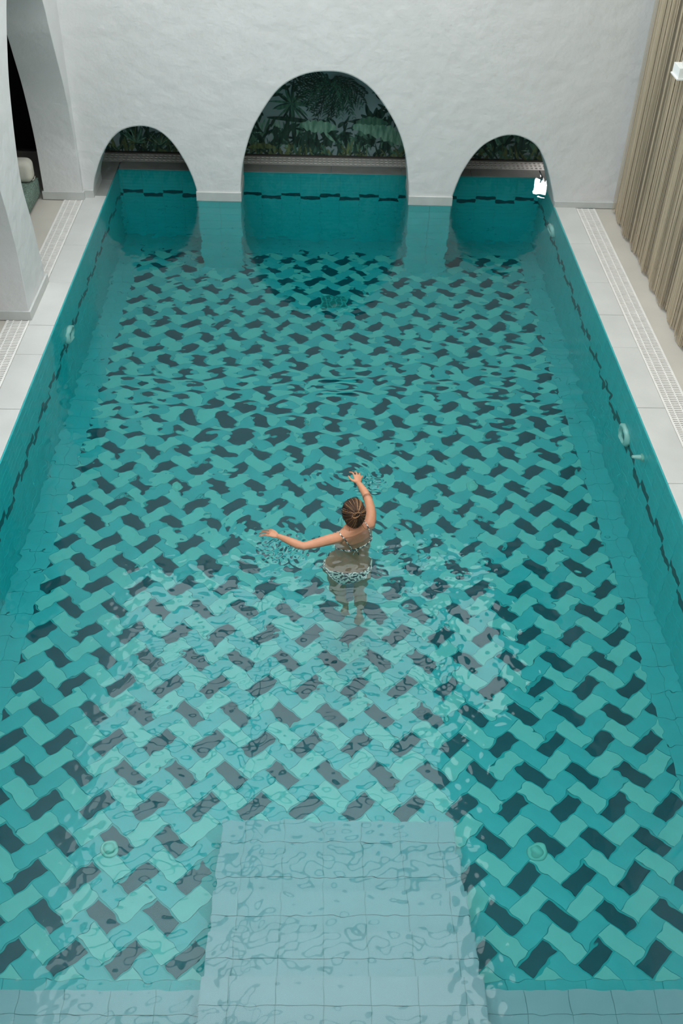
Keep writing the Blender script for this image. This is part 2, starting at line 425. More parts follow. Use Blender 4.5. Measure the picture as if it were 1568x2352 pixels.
# tiled walls: frame(origin, along, normal) ; rows go down
TP, RP, ZT = .2432, .098, -.035
def tiled_wall(name, org, al, nrm, length, depth_at, lab, m_tile, off=0., stripe=True, limit=300, rp=RP, vismin=True):
    al = Vector(al); nrm = Vector(nrm); org = Vector(org)
    thick = .16
    back = MB()
    zt_ = Vector((0,0,-.007))
    d0, d1 = depth_at(0), depth_at(length)
    e_ = al*.15
    P = [org-e_-nrm*.004+zt_, org+e_+al*length-nrm*.004+zt_, org+e_+al*length-nrm*.004+Vector((0,0,-d1-.1)), org-e_-nrm*.004+Vector((0,0,-d0-.1))]
    back.prism(P, tuple(-nrm*thick)); wobj = back.build(name, GROUT); tag(wobj, lab, kind='structure')
    cap = MB().prism([org+Vector((0,0,-.006)), org+al*length+Vector((0,0,-.006)), org+al*length+Vector((0,0,ZT+.003)), org+Vector((0,0,ZT+.003))], tuple(-nrm*.0125)).build('edge_strip', m_tile, wobj)
    lst = []
    ncol = int(length/TP)+2
    for i in range(-1, ncol):
        s0, s1 = max(0, i*TP+off), min(length, (i+1)*TP+off)
        if s1-s0 < .02: continue
        for r_ in range(40):
            z1 = ZT-r_*rp; z0 = z1-rp; dm = depth_at((s0+s1)/2)
            if z1 < -dm+.01: break
            z0 = max(z0, -dm-.02)
            dark = stripe and ((i % 2 == 0 and r_ == 6) or (i % 2 == 1 and r_ == 7))
            c = org+al*(s0+s1)/2+Vector((0, 0, (z0+z1)/2)); lst.append((c, s1-s0, z1-z0, dark))
    lst.sort(key=lambda t: (t[0]-CAM).length)
    cache = {}; cnt = 0; nd = 0; rest = MB()
    def quad(c, L, H):
        q = [c-al*(L/2-.0015)+Vector((0,0,-H/2+.0015)), c+al*(L/2-.0015)+Vector((0,0,-H/2+.0015)), c+al*(L/2-.0015)+Vector((0,0,H/2-.0015)), c-al*(L/2-.0015)+Vector((0,0,H/2-.0015))]
        return [p-nrm*.012 for p in q]
    for c, L, H, dark in lst:
        v = vis(c*1.0)[0]; ap = Vector((c.x, c.y, c.z*.72)); v = vis(ap)[0]
        if (v and cnt < limit and not dark) or (dark and v and nd < 120):
            if dark: nd += 1
            else: cnt += 1
            key = (round(L, 3), round(H, 3), dark)
            if key not in cache:
                cache[key] = MB().prism(quad(Vector((0,0,0)), L, H), tuple(nrm*.012)).mesh('tile', T_DARK if dark else m_tile)
            link('tile', cache[key], wobj, c+nrm*R.uniform(-.0006, .0006))
        else: rest.prism(quad(c, L, H), tuple(nrm*.012), 1 if dark else 0)
    if rest.v:
        o = rest.build('far_tiles', [m_tile, T_DARK], wobj, fix=False); o['kind'] = 'stuff'
    return wobj
tiled_wall('pool_wall_left', (0, 1.55, 0), (0,1,0), (1,0,0), YB-1.55, lambda s: -fz(1.55+s), 'turquoise tiled left pool wall with a staggered navy stripe', T_WALL)
tiled_wall('pool_wall_right', (W, 1.55, 0), (0,1,0), (-1,0,0), YB-1.55, lambda s: -fz(1.55+s), 'turquoise tiled right pool wall with a staggered navy stripe', T_WALL)
tiled_wall('pool_wall_back', (0, YB, 0), (1,0,0), (0,-1,0), W, lambda s: -fz(YB), 'turquoise tiled far pool wall with a staggered navy stripe', T_WALL, off=.035)
tag(MB().box((-.1, 1.2, -1.4), (W+.1, YF-.001, -.02)).build('pool_wall_front', GROUTP), kind='structure')
# pool pillars below the arches
for x0, x1, nm in ((1.05, 1.546, 'pool_pillar'), (3.50, 3.993, 'pool_pillar')):
    pm = MB().box((x0+.008, YW+.008, fz(YW)-.1), (x1-.008, YWB-.008, -.018)).build(nm, GROUT)
    tag(pm, ('left' if x0 < 2 else 'right')+' tiled pillar foot standing under water below the back wall', kind='structure')
    for r_ in range(12):
        z1 = -.02-r_*.1946; z0 = max(z1-.1946, fz(YW)-.03)
        if z1 < fz(YW): break
        for i in range(2):
            a = x0+(x1-x0)*i/2; b = x0+(x1-x0)*(i+1)/2
            MB().box((a+.0015, YW, z0+.0015), (b-.0015, YW+.01, z1-.0015)).build('tile', T_WALL, pm)
            for xs, xe in ((x0, x0+.01), (x1-.01, x1)):
                MB().box((xs, YW+.011+.24*i, z0+.0015), (xe, YW+.247+.24*i, z1-.0015)).build('tile', T_WALL, pm)
# stairs and bench ledge
st = empty('pool_stairs', (1.90, YF, -.9), kind='structure'); st['label'] = 'pale tiled steps leading down into the pool'
steps = [(3.65, -1.13), (3.35, -.97), (3.05, -.80), (2.75, -.64), (2.45, -.47), (2.15, -.31), (1.85, -.15)]
OX, OY, OZ = 1.90, YF, -.9
for i, (yf, zt) in enumerate(steps):
    yb = YF
    s_ = MB().box((-.0+.006, 0, -.75), (1.46-.006, yf-OY-.006, zt-OZ-.005)).build('step', GROUTP, st)
    y0 = steps[i+1][0] if i+1 < len(steps) else YF
    for r_ in range(2):
        for c in range(7):
            xa = max(0, -.1+c*.2432); xb = min(1.46, -.1+(c+1)*.2432)
            if xb-xa < .02: continue
            ya = y0+(yf-y0)*r_/2; yb2 = y0+(yf-y0)*(r_+1)/2
            MB().box((xa+.0015, ya-OY+.0015, zt-OZ-.012), (xb-.0015, yb2-OY-.0015, zt-OZ)).build('tile', T_PALE, s_)
    zb = steps[i-1][1] if i else fz(yf)
    for c in range(7):
        xa = max(0, -.1+c*.2432); xb = min(1.46, -.1+(c+1)*.2432)
        if xb-xa < .02: continue
        MB().box((xa+.0015, yf-OY-.008, zb-OZ+.0015), (xb-.0015, yf-OY, zt-OZ-.0135)).build('riser_tile', T_PALE, s_)
    for xa, xb in ((-.003, .006), (1.454, 1.463)):
        for k in range(max(1, round((yf-y0)/.15))):
            ya = y0+.15*k
            MB().box((xa, ya-OY+.0015, max(fz(yf), -1.35)-OZ), (xb, min(ya+.15, yf)-OY-.0015, zt-OZ-.0135)).build('side_tile', T_PALE, s_)
def ledge(x0, x1, lab):
    y1, zt = 2.44, -.66
    l = MB().box((x0, YF, -1.5), (x1, y1-.01, zt-.005)).build('pool_ledge', GROUTP); tag(l, lab, kind='structure')
    n = round((x1-x0)/.2432)
    for i in range(n):
        for j in range(7):
            a, b = x0+(x1-x0)*i/n, x0+(x1-x0)*(i+1)/n; ya = YF+(y1-YF)*j/7; yb = YF+(y1-YF)*(j+1)/7
            MB().box((a+.0015, ya+.0015, zt-.012), (b-.0015, yb-.0015, zt)).build('tile', T_PALE, l)
ledge(0.001, 1.895, 'pale tiled bench ledge left of the pool steps')
ledge(3.365, W-.001, 'pale tiled bench ledge right of the pool steps')
# ---------------------------------------------------------------- water
def waves(X, Y):
    Z = np.zeros_like(X)
    rs = np.random.RandomState(11)
    def pack(n, lam, amp, ang0, spread):
        z = np.zeros_like(X)
        for _ in range(n):
            l = lam*rs.uniform(.75, 1.35); a = ang0+rs.uniform(-spread, spread); k = 2*math.pi/l
            z += amp*l/lam/math.sqrt(n)*np.sin(k*(X*math.cos(a)+Y*math.sin(a))+rs.uniform(0, 6.28))
        return z
    sm = lambda x, a, b: np.clip((x-a)/(b-a), 0, 1)**2*(3-2*np.clip((x-a)/(b-a), 0, 1))
    # long quiet swell everywhere
    Z += pack(10, .6, .0009, 1.5, 1.6)
    # middle band of choppy, sideways-stretched waves
    band = np.exp(-((Y-7.35-(.12*(X-2.6)))/.95)**2)
    Z += band*(pack(14, .17, .0015, 1.57, .28)+pack(8, .30, .0012, 1.57, .5))
    # small sharp wavelets
    Z += (.35+.65*sm(Y, 4.2, 6.5))*pack(16, .115, .00034, .9, 1.6)
    Z += sm(Y, 8.0, 9.2)*(1-.8*sm(Y, 10.6, 11.5))*pack(12, .34, .0009, 1.4, .8)
    Z += pack(26, .062, .00014, 0, 3.14)
    Z += np.exp(-(((X-2.6)/1.6)**2+((Y-5.6)/1.1)**2))*pack(20, .075, .00035, 0, 3.14)
    # rings spreading from the hands and the body
    for cx, cy, amp, lam, r0, rw in ((2.74, 6.23, .0016, .085, .16, .22), (2.08, 5.50, .0016, .09, .20, .28), (2.77, 5.45, .0010, .11, .35, .40), (3.35, 5.15, .0007, .13, .1, .5), (2.75, 6.2, .0018, .24, 1.15, .55)):
        r = np.sqrt((X-cx)**2+(Y-cy)**2); th = np.arctan2(Y-cy, X-cx)
        Z += amp*np.exp(-((r-r0)/rw)**2)*(.55+.45*np.sin(1.7*th+cx*7+r*3))*np.sin(2*math.pi*r/lam+1.3*np.sin(2.3*np.arctan2(Y-cy, X-cx)))*np.clip(r/.06, 0, 1)
    # turbulent patches trailing each hand
    for cx, cy, s_, amp in ((2.87, 6.11, .10, .0045), (2.22, 5.33, .16, .0040), (2.85, 5.25, .22, .0007), (3.35, 5.25, .3, .0006)):
        Z += np.exp(-(((X-cx)**2+(Y-cy)**2)/s_**2))*pack(24, .055, amp, 0, 3.14)
    # fine crinkles under the skylight
    Z += (1-sm(Y, 5.2, 6.2))*pack(24, .085, .00030, 0, 3.14)
    return Z
ny, nx = 1150, 540
xs = np.linspace(-.0128, W+.0128, nx); ys = np.linspace(YF-.0128, YB+.0128, ny)
XX, YY = np.meshgrid(xs, ys); ZZ = waves(XX, YY)
ZZ *= np.clip((YB-YY)/.5, .06, 1)*np.clip((XX+.013)/.05, .1, 1)*np.clip((W+.013-XX)/.05, .1, 1)
V = np.stack([XX, YY, ZZ], -1).reshape(-1, 3)
idx = np.arange(nx*ny).reshape(ny, nx)
F = np.stack([idx[:-1,:-1], idx[:-1,1:], idx[1:,1:], idx[1:,:-1]], -1).reshape(-1, 4)
me = bpy.data.meshes.new('water')
me.vertices.add(len(V)); me.vertices.foreach_set('co', V.ravel())
me.loops.add(F.size); me.loops.foreach_set('vertex_index', F.ravel().astype(np.int32))
me.polygons.add(len(F)); me.polygons.foreach_set('loop_start', np.arange(0, F.size, 4, dtype=np.int32)); me.polygons.foreach_set('loop_total', np.full(len(F), 4, dtype=np.int32))
me.polygons.foreach_set('use_smooth', np.ones(len(F), dtype=bool)); me.update(calc_edges=True); me.validate()
wm = bpy.data.materials.new('pool_water'); wm.use_nodes = True; nt = wm.node_tree; nt.nodes.clear()
out = nt.nodes.new('ShaderNodeOutputMaterial'); gl = nt.nodes.new('ShaderNodeBsdfGlass'); gl.inputs['IOR'].default_value = 1.333; gl.inputs['Roughness'].default_value = 0
va = nt.nodes.new('ShaderNodeVolumeAbsorption'); va.inputs['Color'].default_value = (.27, .975, .985, 1); va.inputs['Density'].default_value = .46
nt.links.new(gl.outputs[0], out.inputs['Surface']); nt.links.new(va.outputs[0], out.inputs['Volume'])
me.materials.append(wm)
wo = link('pool_water', me); tag(wo, 'clear rippling turquoise water filling the tiled pool', 'water', kind='stuff')
# ---------------------------------------------------------------- pool fittings
FITM = mat('pale_fitting_plastic', (.26, .50, .42), .4, .4)
RINGM = mat('white_lamp_ring', (.60, .72, .66), .35, .5)
LENS = mat('lamp_lens', (.06, .22, .22), .15, .6)
def lathe(prof, axis, n=28):
    axis = Vector(axis).normalized(); a = axis.orthogonal().normalized(); b = axis.cross(a)
    return [[axis*h+(a*math.cos(2*math.pi*i/n)+b*math.sin(2*math.pi*i/n))*r for i in range(n)] for r, h in prof]
for (x, y), lab in {(1.18, 3.54): 'round pale floor inlet left of the pool steps', (3.90, 3.53): 'round pale floor inlet right of the pool steps', (3.90, 7.25): 'round floor inlet beyond the swimmer on the right', (1.20, 7.19): 'round floor inlet beyond the swimmer on the left'}.items():
    e = empty('floor_inlet', (x, y, fz(y)), label=lab, cat='pool inlet', group='round inlets in the pool floor')
    MB().loft(lathe([(.062, 0), (.060, .008), (.048, .014), (.045, .013)], (0,0,1))).build('rim', FITM, e, True)
    MB().loft(lathe([(.040, .002), (.038, .016), (.012, .019), (.001, .019)], (0,0,1))).build('disc', FITM, e, True)
def walllight(x, y, z, sx, lab):
    e = empty('pool_light', (x, y, z), label=lab, cat='pool light', group='round lamps in the pool side walls')
    MB().loft(lathe([(.135, 0), (.135, .020), (.118, .040), (.095, .040), (.090, .015)], (sx,0,0))).build('ring', RINGM, e, True)
    MB().loft(lathe([(.092, .001), (.090, .018), (.05, .026), (.001, .028)], (sx,0,0))).build('lens', LENS, e, True)
    for k in range(3):
        a = 2*math.pi*k/3+.5
        MB().ellipsoid((sx*.040, .107*math.cos(a), .107*math.sin(a)), [(.004*sx,0,0),(0,.006,0),(0,0,.006)], n=8, k=6).build('screw', STEEL, e, True)
walllight(.0, 8.79, -.64, 1, 'round underwater lamp in the left pool wall near the pillar')
walllight(W, 7.26, -.62, -1, 'round underwater lamp in the right pool wall beside the wall jet')
walllight(W, 11.20, -.55, -1, 'round underwater lamp in the right pool wall near the far corner')
def jet(x, y, z, sx, lab):
    e = empty('wall_jet', (x, y, z), label=lab, cat='pool jet')
    MB().loft(lathe([(.048, 0), (.046, .012), (.036, .020), (.03, .022)], (sx,0,0))).build('flange', FITM, e, True)
    MB().loft(lathe([(.030, .015), (.026, .040), (.018, .075), (.016, .095), (.009, .096), (.008, .07)], (sx*.95,0,.2))).build('nozzle', RINGM, e, True)
jet(W, 6.75, -.36, -1, 'white cone shaped nozzle on the right pool wall')
e = empty('floor_drain', (2.64, 10.58, fz(10.58)), label='square green drain grille in the far pool floor', cat='floor drain')
MB().box((-.15, -.13, -.004), (.15, .13, .010)).build('frame', mat('green_drain_plastic', (.05, .36, .33), .5), e)
dm = mat('dark_green_slot', (.02, .16, .15), .6)
for i in range(5):
    for j in range(4):
        MB().box((-.135+i*.055, -.115+j*.06, .009), (-.092+i*.055, -.068+j*.06, .013)).build('slot', dm, e)
# ---------------------------------------------------------------- mural of tropical leaves on the gallery wall
def leafmat(name, c1, c2, sc=26):
    return mat(name, c1, .7, .2, noise=1, nscale=sc, col2=c2, stretch=(1, 1, .25))
LG = [leafmat('leaf_bright', (.30, .52, .40), (.10, .24, .17)), leafmat('leaf_mid', (.13, .28, .20), (.04, .11, .08)), leafmat('leaf_dark', (.05, .11, .085), (.014, .035, .028)), leafmat('leaf_olive', (.20, .27, .12), (.06, .09, .05))]
MURSKY = mat('mural_grey_sky', (.34, .46, .48), .8, .2, noise=.25, nscale=2)
mu = empty('leaf_mural', (0, YM, 0), label='dark tropical leaf mural on the wall behind the arches', cat='mural')
MB().box((-.78, 0, 0), (XR+.35, .06, 2.35)).build('backdrop', MURSKY, mu)
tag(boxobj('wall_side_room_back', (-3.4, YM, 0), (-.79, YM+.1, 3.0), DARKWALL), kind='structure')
class Leaves:
    def __init__(s): s.mb = MB(); s.k = 0
    def y(s): s.k += 1; return -.0015-s.k*.00006
    def blade(s, x, z, ang, L, wd, curve, mi, tears=0):
        """flat leaf with a curved midrib"""
        n = 14; le = []; ri = []
        px, pz, a = x, z, ang; mids = [(px, pz, a)]
        for i in range(n):
            px += math.cos(a)*L/n; pz += math.sin(a)*L/n; a += curve/n; mids.append((px, pz, a))
        y = s.y()
        for i, (qx, qz, qa) in enumerate(mids):
            t = i/n; ww = wd*math.sin(math.pi*min(1, t*.92+.04))**.7*(1+(.25*math.sin(i*2.4+x*9) if tears else 0))
            le.append((qx-math.sin(qa)*ww/2, y, max(.002, qz+math.cos(qa)*ww/2))); ri.append((qx+math.sin(qa)*ww/2, y, max(.002, qz-math.cos(qa)*ww/2)))
        for i in range(n):
            s.mb.poly([le[i], le[i+1], ri[i+1], ri[i]], mi)
    def frond(s, x, z, ang, L, curve, mi, nl=14, ll=.2, wl=.02):
        px, pz, a = x, z, ang
        for i in range(nl):
            px += math.cos(a)*L/nl; pz += math.sin(a)*L/nl; a += curve/nl
            l = ll*math.sin(math.pi*(i+1)/(nl+1))**.6
            for sd in (-1, 1): s.blade(px, pz, a+sd*R.uniform(.7, 1.0), l*R.uniform(.8, 1.1), wl, -sd*.5-.4, mi)
def mural_part(name, fn):
    L = Leaves(); fn(L); o = L.mb.build(name, LG, mu, fix=False); o['kind'] = 'stuff'; return o
def undergrowth(L):
    for x in np.arange(-.7, 6.0, .035):
        for _ in range(2): L.blade(x+R.uniform(-.03,.03), R.uniform(-.03,.03), R.uniform(.4, 2.7), R.uniform(.08,.22), R.uniform(.015,.035), R.uniform(-1,1), R.choice([2,3,1,2,3]))
def bushes(L):
    for x in np.arange(-.6, 6.0, .05):
        for _ in range(2): L.blade(x, R.uniform(.0,.22), R.uniform(.5, 2.6), R.uniform(.16,.32), R.uniform(.03,.07), R.uniform(-1.4,1.4), R.choice([2,2,1,2]))
    for x in np.arange(1.6, 3.4, .03): L.blade(x, R.uniform(.1,.45), R.uniform(0, 3.1), R.uniform(.1,.2), R.uniform(.02,.05), R.uniform(-1.4,1.4), 2)
def banana(L):
    # long drooping blades left of centre, broad leaves right
    for x in np.arange(1.50, 2.45, .055):
        L.blade(x, .44+R.uniform(-.05,.03), -1.57+R.uniform(-.35,.25), R.uniform(.30,.44), R.uniform(.04,.07), R.uniform(-.4,.4), R.choice([1,1,2,0]))
    for x, z, a, l, w_, c, m_ in ((2.75,.05,1.9,.34,.09,.5,1),(3.0,.06,1.2,.30,.10,-.5,2),(3.35,.05,1.9,.35,.09,.5,1),(4.15,.05,1.0,.42,.14,-.6,1),(4.5,.05,.9,.46,.15,-.5,0),(4.75,.05,1.6,.4,.12,-.6,1),(5.0,.05,1.2,.4,.12,-.6,2),(.1,.05,1.6,.30,.06,.4,1),(.45,.05,.9,.32,.06,-.6,1),(.8,.05,2.0,.34,.07,.5,1)):
        L.blade(x, z, a, l, w_, c, m_, 1)
def palm(L):
    c = (2.58, .98)
    for a in np.linspace(-3.0, -.15, 15): L.frond(c[0], c[1], a, R.uniform(.40,.52), -.9 if a < -1.57 else -.6, 2, 12, .125, .016)
    for a in np.linspace(-2.6, -.6, 8): L.frond(c[0], c[1]-.03, a, R.uniform(.40,.62), .25 if a < -1.57 else -.25, R.choice([1,2]), 11, .10, .012)
def palmtwo(L):
    c = (2.10, .64)
    for a in np.linspace(0, 6.1, 24): L.blade(c[0], c[1], a, R.uniform(.18,.30), .028, R.uniform(-.6,.6), R.choice([1,2,1]))
    c = (1.85, .72)
    for a in np.linspace(0.3, 4.1, 14): L.blade(c[0], c[1], a, R.uniform(.14,.24), .026, R.uniform(-.6,.6), R.choice([1,2,2]))
    c = (3.12, .42)
    for a in np.linspace(.35, 2.9, 8): L.blade(c[0], c[1], a, R.uniform(.18,.27), .06, R.uniform(-.5,.5), 2)
    for c in ((.45,.10),(5.0,.12),(2.9,.08),(.15,.12)):
        for a in np.linspace(0.1, 3.1, 14): L.blade(c[0], c[1], a, R.uniform(.12,.22), .016, R.uniform(-.6,.6), R.choice([3,1,0]))
def tree(L):
    for x, z in ((3.28,.62),(3.38,.75),(3.45,.50),(3.50,.62),(3.22,.82),(1.75,.85),(1.95,.92),(2.1,.98),(1.7,.6)):
        for _ in range(16): L.blade(x+R.uniform(-.10,.10), z+R.uniform(-.12,.12), R.uniform(0,6.28), R.uniform(.07,.14), .035, R.uniform(-1,1), R.choice([2,2,1]))
mural_part('tree_foliage', tree); mural_part('palm_crown', palm); mural_part('fan_palm', palmtwo)
mural_part('bush_leaves', bushes); mural_part('banana_leaves', banana); mural_part('undergrowth', undergrowth)
for i, a_ in enumerate(((1.80, .475, -.02, .62, .055, -.15, 2, 0), (2.20, .40, -.12, .46, .15, .12, 0, 1), (2.86, .385, .02, .78, .19, -.72, 0, 1), (2.9, .44, .25, .4, .10, -.6, 1, 1), (2.5, .33, -.9, .2, .04, .3, 0), (1.55, .10, .25, .35, .07, -.5, 3, 1))):
    L = Leaves(); L.k = 500+i*4; L.blade(*a_); L.mb.build('leaf', LG, mu, fix=False)
tag(boxobj('baseboard_gallery', (-3.4, YM-.06, 0), (XR+.35, YM-.002, .012), DARKWOOD), kind='structure')
# low lit window at the right end of the gallery wall: its reflection glows in the wet edge
WG = mat('lit_window_glass', (.9, .9, .9), .2, .5, emit=((1, .97, .97), 11))
wn = empty('window_1', (5.345, YM, .30), label='low bright window at the right end of the gallery', kind='structure')
MB().box((-.11, -.010, -.13), (.11, -.004, .135)).build('pane', WG, wn)
for a, b in (((-.13,-.02,-.15),(.13,-.002,-.13)), ((-.13,-.02,.135),(.13,-.002,.155)), ((-.13,-.02,-.13),(-.11,-.002,.135)), ((.11,-.02,-.13),(.13,-.002,.135))):
    MB().box(a, b).build('frame', DARKWOOD, wn)
# ---------------------------------------------------------------- side room: daybed and bolster
WEAVE = mat('green_grey_weave', (.22, .30, .25), .9, .1, noise=.5, nscale=60, bump=.003, bscale=90)
CREAM = mat('cream_canvas', (.62, .58, .50), .9, .1, noise=.06, nscale=20)
e = empty('daybed', (-1.35, 10.3, 0), label='low daybed with green grey woven mattress behind the left arcade', cat='daybed')
def cushion(name, a, b, m, parent, bev):
    o = MB().box(a, b).build(name, m, parent, True); mo = o.modifiers.new('b', 'BEVEL'); mo.width = bev; mo.segments = 5; return o
cushion('mattress', (-.62, -1.1, .03), (.61, 1.03, .24), WEAVE, e, .05)
MB().box((-.58, -1.05, 0), (.57, 1.0, .04)).build('plinth', DARKWOOD, e)
for s_ in (.055, .225):
    MB().tube([(-.60,-1.08,s_),(.60,-1.08,s_),(.60,1.01,s_),(-.60,1.01,s_),(-.60,-1.08,s_)], .006, 6).build('piping', WEAVE, e)
e = empty('bolster_cushion', (-1.10, 11.20, .24), label='cream bolster cushion standing at the far end of the daybed', cat='cushion')
cushion('cushion_cover', (-.34, -.10, .0), (.34, .10, .25), CREAM, e, .07)
MB().tube([(.335,-.06,.03),(.338,0,.02),(.335,.06,.03)], .004, 6).build('zipper', CREAM, e)
# ---------------------------------------------------------------- string curtains on the right
STR = mat('tan_string', (.55, .43, .30), .85, .1, noise=1, nscale=3, col2=(.33, .28, .20), stretch=(30, 30, .3))
def curtain(y0, y1, lab, ph):
    e = empty('string_curtain', (5.85, y0, 0), label=lab, cat='curtain', group='string curtains along the right wall')
    fx = lambda s: .010*math.sin(2*math.pi*s/.36+ph)+.005*math.sin(2*math.pi*s/.19+ph*2)+.010*math.sin(2*math.pi*s/.83)
    for layer, nm in ((0, 'strings'), (1, 'strings')):
        mb = MB(); s = .0
        while s < y1-y0:
            x = fx(s)+layer*.028; zb = .012+R.random()*.03+.012*math.sin(2*math.pi*s/.36+ph)
            tw = R.uniform(-.4, .4); h = .0028
            dx, dy = math.sin(tw)*h, math.cos(tw)*h; sw = R.uniform(-.004, .004)
            zs = [4.55, 2.0, .5, zb]
            for k in range(3):
                f0, f1 = k*.33*sw, (k+1)*.33*sw
                mb.poly([(x-dx, s-dy+f0, zs[k]), (x+dx, s+dy+f0, zs[k]), (x+dx, s+dy+f1, zs[k+1]), (x-dx, s-dy+f1, zs[k+1])])
            s += R.uniform(.0052, .0072)
        o = mb.build(nm, STR, e, fix=False); o['kind'] = 'stuff'
    MB().box((-.03, 0, 4.55), (.06, y1-y0, 4.60)).build('header', CREAM, e)
    MB().tube([(.015, -.0, 4.63), (.015, y1-y0, 4.63)], .012, 10).build('rail', STEEL, e)
    return e
curtain(9.955, 11.20, 'tan string curtain closest to the back wall', .3)
curtain(7.75, 9.945, 'tan string curtain second from the back wall, cut by the right frame edge', 1.7)
curtain(5.5, 7.74, 'tan string curtain third from the back wall', 2.9)
# thin dark edge profile where the curtain meets the back wall
tag(boxobj('trim_2', (5.895, YW-.115, 0), (5.915, YW-.10, 4.6), mat('dark_green_edge', (.05, .09, .08), .4)), 'thin dark upright edge behind the first curtain', kind='structure')
# small white lantern in front of the curtain at the frame edge
LW = mat('white_enamel', (.85, .85, .83), .4, .4)
e = empty('wall_lantern', (5.775, 9.70, 1.985), label='small white lantern before the curtain at the right frame edge', cat='lantern')
MB().box((-.07, -.12, .0), (.035, .10, .012)).build('base', LW, e); MB().box((-.06, -.11, .012), (.03, .09, .10)).build('shade', LW, e)
MB().tube([(-.02, -.02, .10), (-.02, -.02, 2.6)], .003, 6).build('cord', LW, e)
# ---------------------------------------------------------------- SWIMMER
SKIN = mat('tan_skin', (.53, .235, .13), .5, .4, noise=.12, nscale=14, bump=.0008, bscale=60, sss=.08)
pe = empty('person', (2.73, 5.55, -1.5), label='woman in a string bikini standing in the water with both arms spread', cat='person')
def PW(p): return Vector(p)-pe.location
B = MB()
def ring(z, cx, cy, hw, hd, yaw, n=32, p=2.3):
    out = []; a0 = math.radians(yaw)
    for i in range(n):
        t = 2*math.pi*i/n; c, s_ = math.cos(t), math.sin(t)
        x = hw*math.copysign(abs(c)**(2/p), c); y = hd*math.copysign(abs(s_)**(2/p), s_)
        out.append(PW((cx+x*math.cos(a0)-y*math.sin(a0), cy+x*math.sin(a0)+y*math.cos(a0), z)))
    return out
TOR = [(-.74,2.712,5.55,.13,.085,0),(-.68,2.712,5.545,.168,.106,0),(-.58,2.70,5.54,.180,.118,0),(-.49,2.70,5.543,.172,.112,2),(-.40,2.720,5.55,.143,.092,8),(-.32,2.735,5.555,.126,.084,14),(-.25,2.737,5.557,.132,.086,20),(-.16,2.737,5.558,.142,.090,27),(-.08,2.737,5.562,.150,.088,33),(-.03,2.735,5.566,.148,.070,34),(.005,2.733,5.570,.115,.055,34),(.035,2.732,5.573,.07,.050,34)]
def torso_at(z):
    T = TOR
    for a, b in zip(T[:-1], T[1:]):
        if a[0] <= z <= b[0]:
            t = (z-a[0])/(b[0]-a[0]); return [a[i]+(b[i]-a[i])*t for i in range(6)]
    return list(T[-1])
def torso_pt(z, ang, off=.004):
    _, cx, cy, hw, hd, yaw = torso_at(z); a0 = math.radians(yaw); t = math.radians(ang); p = 2.3
    c, s_ = math.cos(t), math.sin(t)
    x = (hw+off)*math.copysign(abs(c)**(2/p), c); y = (hd+off)*math.copysign(abs(s_)**(2/p), s_)
    return PW((cx+x*math.cos(a0)-y*math.sin(a0), cy+x*math.sin(a0)+y*math.cos(a0), z))
B.loft([ring(*t) for t in TOR])
def limb(P): B.tube([PW(p[:3]) for p in P], [p[3] for p in P], 18, rounded=True)
limb([(2.72,5.57,-.03,.055),(2.732,5.585,.03,.050),(2.738,5.605,.09,.050)])                     # neck
limb([(2.735,5.57,-.01,.035),(2.67,5.53,-.012,.042),(2.615,5.487,-.025,.050)])                  # shoulder girdle
limb([(2.735,5.57,-.01,.035),(2.80,5.61,-.012,.042),(2.852,5.645,-.025,.050)])
limb([(2.615,5.487,-.022,.050),(2.56,5.462,-.012,.045),(2.49,5.43,-.008,.040),(2.42,5.405,-.012,.037),(2.376,5.392,-.014,.035),(2.34,5.402,-.010,.036),(2.29,5.430,-.006,.033),(2.24,5.462,-.004,.026),(2.195,5.488,-.002,.021)])
limb([(2.852,5.645,-.022,.049),(2.866,5.70,-.012,.044),(2.872,5.78,-.008,.039),(2.866,5.86,-.010,.036),(2.860,5.90,-.008,.034),(2.848,5.95,0,.034),(2.828,6.01,.006,.031),(2.805,6.06,.010,.025),(2.787,6.10,.012,.021)])
# legs
limb([(2.628,5.545,-.64,.088),(2.625,5.55,-.76,.082),(2.632,5.555,-.88,.067),(2.642,5.56,-.96,.052),(2.650,5.565,-1.00,.050),(2.662,5.562,-1.08,.051),(2.680,5.565,-1.18,.037),(2.692,5.570,-1.26,.029)])
limb([(2.796,5.545,-.64,.088),(2.800,5.56,-.76,.082),(2.803,5.585,-.88,.067),(2.806,5.60,-1.00,.052),(2.808,5.60,-1.05,.051),(2.811,5.585,-1.14,.053),(2.813,5.57,-1.26,.039),(2.812,5.565,-1.36,.029)])
limb([(2.693,5.545,-1.285,.027),(2.697,5.562,-1.33,.029),(2.70,5.575,-1.375,.027)]); limb([(2.812,5.530,-1.355,.028),(2.808,5.540,-1.41,.030),(2.803,5.545,-1.462,.030)])
for fx_, fy_, fz_, dy, dz in ((2.70, 5.585, -1.375, .012, -.052), (2.802, 5.555, -1.455, .014, -.045)):
    for k in range(5):
        xx = fx_-.024+k*.012; kk = (1-.12*abs(k-1.0)) if fx_ > 2.75 else (1-.12*abs(k-3.0))
        limb([(xx, fy_-.02, fz_, .010), (xx, fy_+dy*kk*.6, fz_+dz*.6, .008), (xx, fy_+dy*kk, fz_+dz, .007)])
# glutes
for x in (2.64, 2.785): B.ellipsoid(PW((x, 5.480, -.60)), [(.085,0,0),(0,.065,0),(0,0,.085)])
# shoulder blades
B.ellipsoid(PW((2.70, 5.485, -.07)), [(.045,.03,0),(-.015,.022,0),(0,0,.06)]); B.ellipsoid(PW((2.80, 5.55, -.07)), [(.045,.03,0),(-.015,.022,0),(0,0,.06)])
